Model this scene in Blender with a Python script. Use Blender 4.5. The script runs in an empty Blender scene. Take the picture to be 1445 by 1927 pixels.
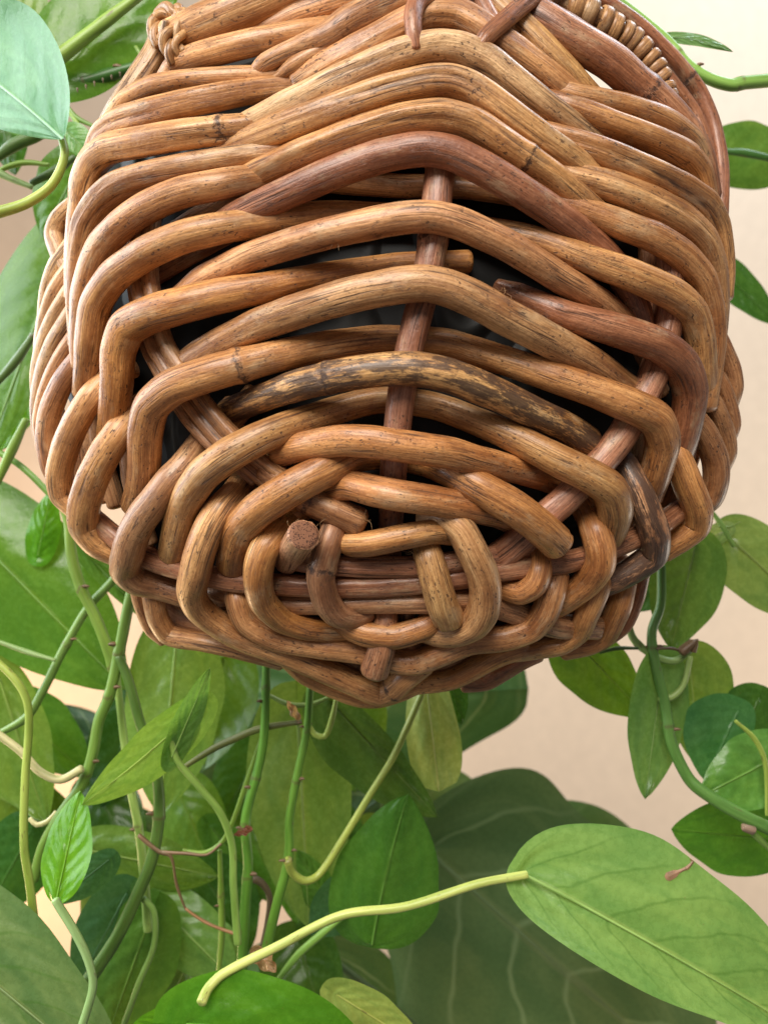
import bpy, math, random
import numpy as np
from mathutils import Vector, noise
random.seed(7); np.random.seed(7)
C = bpy.context.scene.collection
SC = bpy.context.scene
PI = math.pi

# ------------------------------------------------------------------ camera, world, lamps
F = 1467.0                       # focal length of the lens in pixels of a 1445 x 1927 frame
CAMZ = 1.5
cam_d = bpy.data.cameras.new('camera'); cam = bpy.data.objects.new('camera', cam_d); C.objects.link(cam)
cam.location = (0, 0, CAMZ); cam.rotation_euler = (PI/2, 0, 0)
cam_d.sensor_fit = 'VERTICAL'; cam_d.sensor_height = 36; cam_d.lens = F/1927*36
cam_d.clip_start = 0.01; cam_d.clip_end = 50
cam_d.dof.use_dof = True; cam_d.dof.focus_distance = 0.355; cam_d.dof.aperture_fstop = 8.5
SC.camera = cam

W = bpy.data.worlds.new('World'); SC.world = W; W.use_nodes = True
bg = W.node_tree.nodes['Background']; bg.inputs[0].default_value = (1.0, 0.97, 0.93, 1); bg.inputs[1].default_value = 0.15
SC.view_settings.view_transform = 'Standard'; SC.view_settings.look = 'None'
SC.view_settings.exposure = 0; SC.view_settings.gamma = 1

def area(name, loc, target, sx, sy, power, col):
    d = bpy.data.lights.new(name, 'AREA'); d.shape = 'RECTANGLE'; d.size = sx; d.size_y = sy
    d.energy = power; d.color = col
    o = bpy.data.objects.new(name, d); C.objects.link(o); o.location = loc
    o.rotation_euler = (Vector(target)-Vector(loc)).to_track_quat('-Z', 'Y').to_euler()
    return o
area('window_light', (-1.25, 0.50, CAMZ+0.50), (0, 0.40, CAMZ), 1.7, 1.2, 40, (0.86, 0.95, 1.0))
area('room_light_above', (-0.30, -0.70, CAMZ+1.0), (0, 0.45, CAMZ), 0.9, 0.8, 33, (1.0, 0.95, 0.87))
area('wall_fill_cool', (1.3, 1.0, CAMZ+2.2), (0.2, 2.3, CAMZ+0.9), 0.9, 0.7, 43, (0.76, 0.88, 1.0))  # added fill without a known source, cools and whitens the upper wall
area('wall_fill_warm_right', (2.2, 1.3, CAMZ-0.8), (1.0, 2.3, CAMZ-0.3), 0.7, 0.7, 15, (1.0, 0.90, 0.76))  # added fill out of view, lifts the wall at lower right
area('wall_fill_warm_left', (-1.6, 1.5, CAMZ-1.2), (-0.9, 2.3, CAMZ+0.25), 0.5, 0.5, 30, (1.0, 0.66, 0.36))  # added fill, no real lamp there: turns the left of the wall orange

def P(px, py, depth):
    return Vector(((px-722.5)*depth/F, depth, CAMZ-(py-963.5)*depth/F))
def base_depth(px, py):
    dx = abs(px-722)/715.0; dy = abs(py-575)/795.0
    q = 1-(dx**2.5+dy**2.5)
    z = 0.115*math.sqrt(max(q, 0)) + min(q, 0)*0.05
    return 0.335 + 0.115 - z
def PB(px, py, h):
    d = base_depth(px, py)
    return P(px, py, d*(1-h/F))

# ------------------------------------------------------------------ node helpers
class NT:
    def __init__(s, name):
        s.m = bpy.data.materials.new(name); s.m.use_nodes = True
        s.t = s.m.node_tree; s.t.nodes.clear()
        s.out = s.n('ShaderNodeOutputMaterial')
    def n(s, typ, **kw):
        nd = s.t.nodes.new(typ)
        for k, v in kw.items(): setattr(nd, k, v)
        return nd
    def l(s, a, b): s.t.links.new(a, b)
    def put(s, sock, v):
        if isinstance(v, bpy.types.NodeSocket): s.l(v, sock)
        else: sock.default_value = v
    def math(s, op, a, b=0.0, c=None, clamp=False):
        nd = s.n('ShaderNodeMath', operation=op, use_clamp=clamp)
        s.put(nd.inputs[0], a); s.put(nd.inputs[1], b)
        if c is not None: s.put(nd.inputs[2], c)
        return nd.outputs[0]
    def vscale(s, v, sc):
        nd = s.n('ShaderNodeVectorMath', operation='MULTIPLY'); s.l(v, nd.inputs[0]); nd.inputs[1].default_value = sc
        return nd.outputs[0]
    def vadd(s, a, b):
        nd = s.n('ShaderNodeVectorMath', operation='ADD'); s.l(a, nd.inputs[0]); s.put(nd.inputs[1], b)
        return nd.outputs[0]
    def noise(s, v, scale=1.0, detail=2.0, rough=0.5, dist=0.0):
        nd = s.n('ShaderNodeTexNoise'); s.l(v, nd.inputs['Vector']); nd.inputs['Scale'].default_value = scale
        nd.inputs['Detail'].default_value = detail; nd.inputs['Roughness'].default_value = rough
        nd.inputs['Distortion'].default_value = dist
        return nd.outputs['Fac']
    def remap(s, v, a, b, c=0.0, d=1.0, smooth=True):
        nd = s.n('ShaderNodeMapRange'); nd.interpolation_type = 'SMOOTHSTEP' if smooth else 'LINEAR'
        s.l(v, nd.inputs[0]); nd.inputs[1].default_value = a; nd.inputs[2].default_value = b
        nd.inputs[3].default_value = c; nd.inputs[4].default_value = d
        return nd.outputs[0]
    def mix(s, fac, a, b, mode='MIX'):
        nd = s.n('ShaderNodeMix', data_type='RGBA', blend_type=mode)
        s.put(nd.inputs[0], fac)
        for sock, v in ((nd.inputs[6], a), (nd.inputs[7], b)):
            if isinstance(v, tuple): sock.default_value = v if len(v) == 4 else v+(1,)
            else: s.l(v, sock)
        return nd.outputs[2]
    def bump(s, h, strength, dist, normal=None):
        nd = s.n('ShaderNodeBump'); s.l(h, nd.inputs['Height']); nd.inputs['Strength'].default_value = strength
        nd.inputs['Distance'].default_value = dist
        if normal is not None: s.l(normal, nd.inputs['Normal'])
        return nd.outputs[0]
    def attr(s, name, out='Vector'):
        nd = s.n('ShaderNodeAttribute'); nd.attribute_name = name
        return nd.outputs[out]

def mat_cane(name='rattan_cane'):
    k = NT(name)
    P0 = k.attr('cyl'); info = k.n('ShaderNodeObjectInfo')
    tint = info.outputs['Color']; stain_amt = info.outputs['Alpha']
    warp = k.noise(k.vscale(P0, (140, 140, 60)), 1, 2)
    wv = k.n('ShaderNodeVectorMath', operation='MULTIPLY_ADD')
    k.l(k.attr('cyl'), wv.inputs[0]); wv.inputs[1].default_value = (1, 1, 1)
    cx = k.n('ShaderNodeCombineXYZ'); k.l(k.math('MULTIPLY', k.math('SUBTRACT', warp, .5), .0008), cx.inputs[0])
    k.l(cx.outputs[0], wv.inputs[2]); Pw = wv.outputs[0]
    mott = k.noise(k.vscale(P0, (70, 70, 28)), 1, 4, .6, 0)
    blot = k.noise(k.vscale(P0, (120, 120, 130)), 1, 5, .65, 0)
    fib = k.noise(k.vscale(Pw, (1700, 1700, 36)), 1, 3, .6)
    grain = k.noise(k.vscale(P0, (1300, 1300, 500)), 1, 3, .7)
    fib2 = k.noise(k.vscale(Pw, (620, 620, 9)), 1, 3, .6)
    band = k.noise(k.vscale(Pw, (190, 190, 7)), 1, 2, .5)
    crk_n = k.noise(k.vscale(Pw, (420, 420, 9)), 1, 2, .5)
    crk_mask = k.remap(k.noise(k.vscale(P0, (130, 130, 22)), 1, 2), .55, .64)
    crack = k.math('MULTIPLY', k.remap(k.math('ABSOLUTE', k.math('SUBTRACT', crk_n, .5)), 0.0, .036, 1, 0), crk_mask)
    fc_n = k.noise(k.vscale(Pw, (900, 900, 40)), 1, 2, .5)
    fcr = k.math('MULTIPLY', k.remap(k.math('ABSOLUTE', k.math('SUBTRACT', fc_n, .5)), 0.0, .035, 1, 0),
                 k.remap(k.noise(k.vscale(P0, (200, 200, 70)), 1, 2), .47, .56))
    sp = k.noise(k.vscale(P0, (900, 900, 480)), 1, 2, .5)
    spm = k.remap(k.noise(k.vscale(P0, (90, 90, 70)), 1, 2), .40, .62)
    speck = k.math('MULTIPLY', k.remap(sp, .625, .68), spm)
    scuff = k.math('MULTIPLY', k.remap(k.noise(k.vscale(P0, (480, 480, 190)), 1, 5, .78, 0), .56, .65),
                   k.remap(blot, .47, .60))
    node = k.attr('node', 'Fac')
    nodeline = k.math('MULTIPLY', k.remap(k.math('ADD', node, k.math('MULTIPLY', k.math('SUBTRACT', k.noise(k.vscale(P0, (420, 420, 420)), 1, 4, .75), .5), 2.2)), .55, 1.0), k.remap(node, .02, .3))
    # colour
    col = k.mix(1.0, tint, k.mix(k.remap(mott, .28, .72), (.62, .50, .40), (1.22, 1.24, 1.22)), 'MULTIPLY')
    col = k.mix(1.0, col, k.mix(k.remap(band, .35, .65), (.86, .78, .70), (1.10, 1.10, 1.08)), 'MULTIPLY')
    col = k.mix(1.0, col, k.mix(k.remap(fib2, .32, .68), (.84, .77, .71), (1.07, 1.08, 1.10)), 'MULTIPLY')
    col = k.mix(1.0, col, k.mix(k.remap(fib, .32, .68), (.72, .65, .59), (1.12, 1.13, 1.13)), 'MULTIPLY')
    col = k.mix(k.math('MULTIPLY', k.remap(blot, .58, .78), .5), col, (.26, .085, .040))
    col = k.mix(1.0, col, k.mix(k.remap(grain, .3, .7), (.84, .79, .75), (1.10, 1.11, 1.12)), 'MULTIPLY')
    col = k.mix(k.math('MULTIPLY', k.remap(k.noise(k.vscale(P0, (260, 260, 30)), 1, 4, .65, 0), .57, .75), .30), col, (.24, .095, .042))
    worn = k.math('MULTIPLY', k.remap(k.noise(k.vscale(k.vadd(P0, (3.1, 1.7, 5.3)), (95, 95, 42)), 1, 5, .7), .52, .70), .36)
    col = k.mix(worn, col, (.66, .49, .29))
    dark = k.math('MAXIMUM', k.math('MULTIPLY', crack, .8), k.math('MULTIPLY', fcr, .38))
    dark = k.math('MAXIMUM', dark, k.math('MULTIPLY', speck, .85))
    dark = k.math('MAXIMUM', dark, k.math('MULTIPLY', scuff, .72))
    dark = k.math('MAXIMUM', dark, k.math('MULTIPLY', nodeline, .9))
    dark = k.math('MAXIMUM', dark, k.remap(k.attr('groove', 'Fac'), .45, .95, 0, .9))
    col = k.mix(dark, col, (.045, .018, .010))
    # black bark stain kept on some canes
    sn = k.noise(k.vscale(P0, (200, 200, 55)), 1, 6, .75, .3)
    sn2 = k.noise(k.vscale(P0, (900, 900, 150)), 1, 4, .75)
    sh = k.math('ADD', k.math('ADD', k.math('MULTIPLY', sn, .72), k.math('MULTIPLY', sn2, .30)), k.math('MULTIPLY', stain_amt, .36))
    stain = k.math('MULTIPLY', k.remap(sh, .67, .755), k.remap(stain_amt, .02, .12))
    col = k.mix(k.math('MULTIPLY', stain, .86), col, (.052, .026, .018))
    # relief
    h = k.math('ADD', k.math('MULTIPLY', k.math('ADD', fib, grain), .38), k.math('MULTIPLY', fib2, .7))
    h = k.math('SUBTRACT', h, k.math('MULTIPLY', crack, 1.1))
    h = k.math('SUBTRACT', h, k.math('MULTIPLY', fcr, .35))
    h = k.math('SUBTRACT', h, k.math('MULTIPLY', speck, .5))
    h = k.math('SUBTRACT', h, k.math('MULTIPLY', scuff, .35))
    h = k.math('SUBTRACT', h, k.math('MULTIPLY', nodeline, .8))
    h = k.math('ADD', h, k.math('MULTIPLY', k.noise(k.vscale(P0, (60, 60, 1500)), 1, 1), .12))
    n1 = k.bump(h, .55, .0007)
    n1 = k.bump(blot, .35, .0016, n1)
    p = k.n('ShaderNodeBsdfPrincipled'); k.l(col, p.inputs['Base Color']); k.l(n1, p.inputs['Normal'])
    k.l(k.math('ADD', k.remap(mott, .3, .7, .42, .56), k.math('MULTIPLY', dark, .3), clamp=True), p.inputs['Roughness'])
    p.inputs['IOR'].default_value = 1.5
    p.inputs['Coat Weight'].default_value = .42; p.inputs['Coat Roughness'].default_value = .27
    k.l(k.bump(fib2, .25, .0005), p.inputs['Coat Normal'])
    k.l(p.outputs[0], k.out.inputs[0]); return k.m

def mat_pith():
    k = NT('cane_end_grain')
    tc = k.n('ShaderNodeTexCoord').outputs['Object']
    v = k.n('ShaderNodeTexVoronoi'); k.l(tc, v.inputs['Vector']); v.inputs['Scale'].default_value = 1350
    hole = k.remap(v.outputs['Distance'], .26, .40, 1, 0)
    col = k.mix(hole, (.24, .10, .050), (.035, .012, .008))
    p = k.n('ShaderNodeBsdfPrincipled'); k.l(col, p.inputs['Base Color']); p.inputs['Roughness'].default_value = .8
    k.l(k.bump(k.math('SUBTRACT', 1, hole), .7, .0006), p.inputs['Normal'])
    k.l(p.outputs[0], k.out.inputs[0]); return k.m

def mat_stem():
    k = NT('vine_stem')
    P0 = k.attr('cyl'); tint = k.n('ShaderNodeObjectInfo').outputs['Color']
    a = k.noise(k.vscale(P0, (300, 300, 25)), 1, 3)
    b = k.noise(k.vscale(P0, (500, 500, 90)), 1, 4, .65)
    col = k.mix(1.0, tint, k.mix(k.remap(a, .3, .7), (.72, .76, .6), (1.28, 1.22, 1.2)), 'MULTIPLY')
    col = k.mix(k.math('MULTIPLY', k.remap(b, .62, .70), .7), col, (.13, .075, .03))
    col = k.mix(k.math('MULTIPLY', k.remap(k.attr('node', 'Fac'), .5, .95), .55), col, (.12, .065, .035))
    p = k.n('ShaderNodeBsdfPrincipled'); k.l(col, p.inputs['Base Color']); p.inputs['Roughness'].default_value = .42
    k.l(k.bump(k.math('ADD', a, k.math('MULTIPLY', b, .5)), .35, .0006), p.inputs['Normal'])
    p.inputs['Subsurface Weight'].default_value = .15; p.inputs['Subsurface Radius'].default_value = (.002, .003, .001)
    k.l(p.outputs[0], k.out.inputs[0]); return k.m

def mat_leaf(name, vein_col, nv, vein_w, vein_amt, transl, rough, blotch=0.5, relief=.5):
    k = NT(name)
    L = k.attr('leafuv'); sep = k.n('ShaderNodeSeparateXYZ'); k.l(L, sep.inputs[0])
    t, s, seed = sep.outputs; tint = k.n('ShaderNodeObjectInfo').outputs['Color']
    geo = k.n('ShaderNodeTexCoord').outputs['Object']
    a_s = k.math('ABSOLUTE', s)
    lump = k.noise(k.vscale(L, (3.2, 2.2, 9)), 1, 3, .55, .8)
    fine = k.noise(k.vscale(geo, (260, 260, 260)), 1, 4, .6)
    cell = k.noise(k.vscale(geo, (1100, 1100, 1100)), 1, 2)
    wob = k.math('MULTIPLY', k.math('SUBTRACT', k.noise(k.vscale(L, (4, 3, 7)), 1, 2), .5), .09)
    ph = k.math('ADD', k.math('SUBTRACT', t, k.math('MULTIPLY', k.math('POWER', a_s, 1.15), .34)), wob)
    fr = k.math('FRACT', k.math('MULTIPLY', ph, nv))
    vd = k.math('ABSOLUTE', k.math('SUBTRACT', fr, .5))
    vein = k.math('MULTIPLY', k.remap(vd, 0, vein_w, 1, 0), k.remap(a_s, .55, .98, 1, .25))
    mid = k.remap(a_s, .012, .055, 1, 0)
    fold = k.remap(vd, .0, .5, 0, 1)
    col = k.mix(1.0, tint, k.mix(k.remap(lump, .3, .7), (1-.42*blotch, 1-.26*blotch, 1-.35*blotch), (1+.75*blotch, 1+.42*blotch, 1+.45*blotch)), 'MULTIPLY')
    col = k.mix(1.0, col, k.mix(k.remap(fine, .3, .7), (.90, .92, .9), (1.08, 1.07, 1.08)), 'MULTIPLY')
    col = k.mix(k.math('MULTIPLY', vein, vein_amt), col, vein_col)
    lighter = k.mix(1.0, tint, (2.6, 1.75, 2.2), 'MULTIPLY')
    col = k.mix(k.math('MULTIPLY', mid, .34), col, lighter)
    spot = k.math('MULTIPLY', k.remap(k.noise(k.vscale(geo, (420, 420, 420)), 1, 3), .735, .77), .5)
    col = k.mix(spot, col, (.20, .13, .05))
    h = k.math('ADD', k.math('MULTIPLY', k.math('MULTIPLY', fold, k.remap(a_s, .6, .95, 1, 0)), relief), k.math('MULTIPLY', fine, .45))
    h = k.math('ADD', h, k.math('MULTIPLY', cell, .06))
    h = k.math('SUBTRACT', h, k.math('MULTIPLY', mid, .8))
    nrm = k.bump(h, .45, .0013)
    p = k.n('ShaderNodeBsdfPrincipled'); k.l(col, p.inputs['Base Color'])
    k.l(k.remap(fine, .3, .7, rough-.06, rough+.08), p.inputs['Roughness']); k.l(nrm, p.inputs['Normal'])
    p.inputs['IOR'].default_value = 1.45
    tr = k.n('ShaderNodeBsdfTranslucent'); k.l(k.mix(1.0, col, (1.7, 1.5, .7), 'MULTIPLY'), tr.inputs[0]); k.l(nrm, tr.inputs[1])
    mx = k.n('ShaderNodeMixShader'); mx.inputs[0].default_value = transl
    k.l(p.outputs[0], mx.inputs[1]); k.l(tr.outputs[0], mx.inputs[2]); k.l(mx.outputs[0], k.out.inputs[0])
    return k.m

def mat_plain(name, col, rough, bscale=60, bstr=.2, bdist=.001, spec=.5):
    k = NT(name); tc = k.n('ShaderNodeTexCoord').outputs['Object']
    a = k.noise(tc, bscale, 5, .6); b = k.noise(tc, bscale*.13, 3)
    c = k.mix(1.0, col, k.mix(b, (.93, .93, .93), (1.07, 1.07, 1.07)), 'MULTIPLY')
    p = k.n('ShaderNodeBsdfPrincipled'); k.l(c, p.inputs['Base Color']); p.inputs['Roughness'].default_value = rough
    p.inputs['Specular IOR Level'].default_value = spec
    k.l(k.bump(a, bstr, bdist), p.inputs['Normal']); k.l(p.outputs[0], k.out.inputs[0]); return k.m

def mat_film():
    k = NT('dark_plastic_film'); tc = k.n('ShaderNodeTexCoord').outputs['Object']
    cr = k.noise(k.vscale(tc, (16, 16, 9)), 1, 1, .4, .8)
    rid = k.remap(k.math('ABSOLUTE', k.math('SUBTRACT', cr, .5)), 0, .07, 1, 0)
    p = k.n('ShaderNodeBsdfPrincipled')
    k.l(k.mix(rid, (.006, .0055, .005), (.016, .015, .013)), p.inputs['Base Color'])
    p.inputs['Roughness'].default_value = .5; p.inputs['Specular IOR Level'].default_value = .3
    k.l(k.bump(k.math('ADD', k.math('MULTIPLY', rid, .6), cr), .9, .006), p.inputs['Normal']); k.l(p.outputs[0], k.out.inputs[0]); return k.m

M_CANE = mat_cane(); M_PITH = mat_pith(); M_STEM = mat_stem(); M_FILM = mat_film()
M_LEAF = mat_leaf('pothos_leaf', (.045, .13, .014), 6.0, .06, .16, .33, .25, .32, .6)
M_BIG = mat_leaf('broad_dark_leaf', (.24, .34, .17), 5.0, .075, .7, .2, .42, .45, .8)
M_NEAR = mat_leaf('pothos_leaf_near', (.055, .16, .018), 6.0, .075, .38, .34, .28, .42, .9)
M_WALL = mat_plain('painted_wall', (.76, .60, .455), .85, 220, .12, .0006, .3)
M_ROPE = None

# ------------------------------------------------------------------ geometry helpers
def resample(pts, step, ten=1.0):
    """pts: list of (Vector, radius). Centripetal-ish Catmull-Rom, returns positions, radii"""
    n = len(pts)
    p = [q[0] for q in pts]; r = [q[1] for q in pts]
    p = [p[0]*2-p[1]]+p+[p[-1]*2-p[-2]]; r = [r[0]]+r+[r[-1]]
    out, rr = [], []
    for i in range(1, n):
        seg = (p[i+1]-p[i]).length; m = max(2, int(seg/step))
        L = seg; a = (p[i+1]-p[i-1]); b = (p[i+2]-p[i])
        la = (p[i]-p[i-1]).length+L; lb = (p[i+2]-p[i+1]).length+L
        ta = a*(L/max(la, 1e-9))*ten; tb = b*(L/max(lb, 1e-9))*ten
        for j in range(m + (1 if i == n-1 else 0)):
            t = j/m; t2 = t*t; t3 = t2*t
            out.append(p[i]*(2*t3-3*t2+1)+ta*(t3-2*t2+t)+p[i+1]*(3*t2-2*t3)+tb*(t3-t2))
            rr.append(r[i]+(r[i+1]-r[i])*(3*t2-2*t3))
    return out, rr

SEED = [0]
def tube_mesh(name, pts, sides=20, step=.0016, nodes=0, facet=.03, nodelist=None, cap_round=True, bulge=.07, rough=.025, grooves=0, tension=1.0):
    SEED[0] += 1; sd = SEED[0]
    pos, rad = resample(pts, step, tension)
    N = len(pos)
    tan = [(pos[min(i+1, N-1)]-pos[max(i-1, 0)]).normalized() for i in range(N)]
    u = tan[0].orthogonal().normalized(); us = [u]
    for i in range(1, N):
        u = us[-1]-tan[i]*us[-1].dot(tan[i]); us.append(u.normalized())
    ln = [0]
    for i in range(1, N): ln.append(ln[-1]+(pos[i]-pos[i-1]).length)
    total = ln[-1]
    rnd = random.Random(sd)
    nd = list(nodelist) if nodelist else []
    if nodes:
        s0 = rnd.uniform(.15, .6)*nodes
        while s0 < total:
            if rnd.random() < .16: nd.append(s0/total)
            s0 += nodes*rnd.uniform(.7, 1.3)
    fa = [rnd.uniform(0, 2*PI) for _ in range(4)]
    gr = [(rnd.uniform(0, 2*PI), rnd.uniform(0, total), rnd.uniform(.02, .06), rnd.uniform(.5, 1)) for _ in range(int(grooves*total/.09)+grooves)] if grooves else []
    V, cyl, nodev, grv = [], [], [], []
    def ring(c, tg, uu, r, s, nv, amp):
        w = tg.cross(uu)
        for k in range(sides):
            a = 2*PI*k/sides
            f = 1+facet*(math.cos(2*a+fa[0]+s*9)*.6+math.cos(3*a+fa[1]-s*7)*.5+math.cos(5*a+fa[2]+s*11)*.35)
            f += amp*noise.noise(Vector((math.cos(a)*1.2+sd*3.1, math.sin(a)*1.2, s*85)))
            g = 0
            for ga, gs, gl, gd in gr:
                if abs(s-gs) < gl:
                    da = (a-ga-.25*math.sin((s-gs)*60)+PI) % (2*PI)-PI
                    g = max(g, gd*math.exp(-(da/.11)**2)*min(1, (1-abs(s-gs)/gl)*3))
            f -= .13*g; grv.append(g)
            V.append(c+uu*(math.cos(a)*r*f)+w*(math.sin(a)*r*f))
            cyl.append((math.cos(a)*r+sd*.731, math.sin(a)*r, s+sd*.517))
            ds = s+.0022*noise.noise(Vector((math.cos(a)*1.5+sd, math.sin(a)*1.5, 3.3)))
            nodev.append(max([math.exp(-((ds-q*total)/.0021)**2) for q in nd], default=0))
    rings = []
    def nval(i):
        v = 0; ang = 0
        for q in nd:
            v = max(v, math.exp(-((ln[i]-q*total)/.0011)**2))
        return v
    r0 = rad[0]
    if cap_round:
        for kk, (off, sc) in enumerate(((-.42, .45), (-.34, .70), (-.2, .90))):
            ring(pos[0]+tan[0]*(off*r0), tan[0], us[0], r0*sc, off*r0, 0, rough)
    for i in range(N):
        b = 0
        for q in nd: b = max(b, math.exp(-((ln[i]-q*total)/.0022)**2))
        ring(pos[i], tan[i], us[i], rad[i]*(1+bulge*b), ln[i], nval(i), rough)
    if cap_round:
        for off, sc in ((.2, .90), (.34, .70), (.42, .45)):
            ring(pos[-1]+tan[-1]*(off*rad[-1]), tan[-1], us[-1], rad[-1]*sc, total+off*rad[-1], 0, rough)
    R = len(V)//sides
    Fc = []
    for i in range(R-1):
        for k in range(sides):
            k2 = (k+1) % sides
            Fc.append((i*sides+k, i*sides+k2, (i+1)*sides+k2, (i+1)*sides+k))
    Fc.append(tuple(range(sides-1, -1, -1))); Fc.append(tuple((R-1)*sides+k for k in range(sides)))
    me = bpy.data.meshes.new(name); me.from_pydata([tuple(v) for v in V], [], Fc)
    a = me.attributes.new('cyl', 'FLOAT_VECTOR', 'POINT'); a.data.foreach_set('vector', np.array(cyl, dtype=np.float32).ravel())
    a = me.attributes.new('node', 'FLOAT', 'POINT'); a.data.foreach_set('value', np.array(nodev, dtype=np.float32))
    a = me.attributes.new('groove', 'FLOAT', 'POINT'); a.data.foreach_set('value', np.array(grv, dtype=np.float32))
    me.polygons.foreach_set('use_smooth', [True]*(len(Fc)-2)+[not cap_round or False]*2)
    me.update()
    return me

def link(name, me, mat, parent=None, color=None, label=None):
    if not me.materials: me.materials.append(mat)
    o = bpy.data.objects.new(name, me); C.objects.link(o)
    if parent is not None: o.parent = parent; 
    if color: o.color = color
    if label: o['label'] = label
    return o
def root(name, loc, label, cat, group=None):
    o = bpy.data.objects.new(name, None); C.objects.link(o); o.empty_display_size = .02
    o['label'] = label; o['category'] = cat
    if group: o['group'] = group
    return o          # roots stay at the origin: children carry world coordinates

# ------------------------------------------------------------------ the wall
def wall():
    me = bpy.data.meshes.new('wall')
    y = 2.3
    me.from_pydata([(-3, y, -1), (3, y, -1), (3, y, 4), (-3, y, 4), (-3, y+.12, -1), (3, y+.12, -1), (3, y+.12, 4), (-3, y+.12, 4)], [],
                   [(0, 1, 2, 3), (5, 4, 7, 6), (0, 4, 5, 1), (1, 5, 6, 2), (2, 6, 7, 3), (3, 7, 4, 0)])
    o = link('wall', me, M_WALL); o['kind'] = 'structure'
wall()

# ------------------------------------------------------------------ the basket
TAN = (.63, .345, .148); HONEY = (.63, .315, .112); RED = (.40, .175, .088); PALE = (.68, .46, .26)
PINK = (.48, .24, .145); OLD = (.54, .305, .158); ROSE = (.50, .245, .135); OCH = (.63, .370, .165)
basket = root('wicker_basket', (0, 0, 0), 'honey brown rattan basket of thick woven canes hanging among green vines', 'basket')

def auto_h(x, c, zl, zr, amp):
    z = zl if x < c else zr
    u = abs(x-c)/(2*abs(c-z)); u = min(u, 1)
    return amp*math.cos(PI*u)

def cane(name, pts, r, tint, stain=0.0, nodes=.3, c=None, zl=None, zr=None, amp=46, label=None, parent=basket, facet=.03,
         nodelist=None, sides=24, cap=True, step=.0015, grooves=None):
    """pts: (x, y[, h[, r]]) over the basket's bulging body"""
    q = []
    n = len(pts)
    for i, p_ in enumerate(pts):
        x, y = p_[0], p_[1]
        h = p_[2] if len(p_) > 2 and p_[2] is not None else auto_h(x, c, zl, zr, amp)
        hr = h; h = h*1.5 if h < 0 else h*1.12
        rr = p_[3] if len(p_) > 3 else (r[0]+(r[1]-r[0])*i/(n-1) if isinstance(r, tuple) else r)
        d = base_depth(x, y)*(1-h/F)
        q.append((P(x, y, d), rr*d/F*(.925+.0026*max(-50, min(50, hr)))))
    j = random.uniform(.92, 1.08)
    if grooves is None: grooves = 3 if facet > .045 else 1
    if grooves == 3: sides = 40
    me = tube_mesh(name, q, sides=sides if grooves < 2 else 40, nodes=nodes, facet=facet*1.25, nodelist=nodelist, cap_round=cap, step=step, grooves=grooves, tension=.78, rough=.04)
    return link(name, me, M_CANE, parent, (tint[0]*j, tint[1]*j*random.uniform(.96, 1.04), tint[2]*j*random.uniform(.9, 1.1), stain), label)

# spokes: the ribs that the canes are woven round
cane('spoke', [(840, 120, -20), (834, 240, -4), (825, 345, 0), (812, 470, 0), (795, 560, 0), (772, 650, 0), (753, 760, 0), (741, 880, -6),
               (737, 965, -22), (734, 1040, -50), (730, 1100, -50)], (33, 27), PINK,
     nodelist=[.36], nodes=0, label='centre spoke running down the front of the basket')
ls = [(285, 330, -25), (276, 435, 0), (274, 528, 0), (301, 642, 0), (334, 700, 0), (377, 763, 0), (420, 815, 0), (504, 892, 0), (560, 925, -4)]
for off, rr_, dh in ((-14, 16, -2), (10, 18, 3)):
    pp = []
    for i_, (x, y, h) in enumerate(ls):
        a_ = ls[max(0, i_-1)]; b_ = ls[min(len(ls)-1, i_+1)]; l_ = math.hypot(b_[0]-a_[0], b_[1]-a_[1])
        pp.append((x+off*(b_[1]-a_[1])/l_, y-off*(b_[0]-a_[0])/l_, h+dh))
    cane('spoke', pp, rr_, OLD, nodes=0, facet=.05)
cane('spoke', [(500, 885, -8), (560, 925, 0), (594, 947, 4), (642, 968, 6), (676, 983, 6)], (30, 33), OLD, nodelist=[.5], nodes=0, facet=.06,
     label='thick blunt end of the left spoke')
cane('spoke', [(728, 1140, -24), (724, 1185, 0), (717, 1225, 22), (705, 1262, 32)], (24, 27), PINK, nodes=0, label='short lower end of the centre spoke')
cane('spoke', [(250, 430, -14), (250, 528, -14), (272, 642, -10), (305, 710, -10), (350, 785, -10), (395, 835, -10), (480, 905, -10)], 13, OLD, nodes=0)
cane('spoke', [(1262, 400, -20), (1258, 497, 0), (1256, 594, 0), (1232, 694, 0), (1201, 763, 0), (1166, 822, 0), (1120, 880, 0), (1066, 935, 0),
               (1010, 985, 0), (960, 1030, -6), (915, 1062, -20)], (31, 30), ROSE, nodelist=[.35], nodes=0, facet=.05,
     label='right spoke slanting to the middle')
cane('spoke', [(1222, 560, -46), (1215, 430, -30), (1225, 640, -40)][1:], 20, RED, nodes=0)
# base rods crossing behind the lower loops
cane('base_rod', [(176, 975, -10), (208, 1002, -8), (250, 1036, -8), (304, 1060, -6), (381, 1080, -4), (435, 1093, -4), (538, 1101, -2), (608, 1104, 0), (711, 1103, 0),
                  (780, 1098, 0), (867, 1087, 0), (959, 1071, 0), (1073, 1056, -2), (1177, 1020, -6), (1240, 988, -8), (1290, 952, -12)], 23, ROSE, nodes=0)
cane('base_rod', [(530, 1050, -20), (600, 1062, -4), (680, 1066, 0), (780, 1066, 0), (850, 1058, 0), (930, 1045, -8), (1000, 1030, -20)], 22, ROSE, nodes=0, facet=.05)
cane('base_rod', [(400, 1112, -30), (480, 1130, -14), (560, 1138, -8), (640, 1136, -4), (720, 1134, -2), (800, 1134, -2), (863, 1130, -4), (910, 1136, -6),
                  (960, 1150, -6), (1000, 1166, -8), (1050, 1178, -10), (1120, 1180, -20)], (20, 26), OLD, nodes=0, facet=.06)
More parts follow.
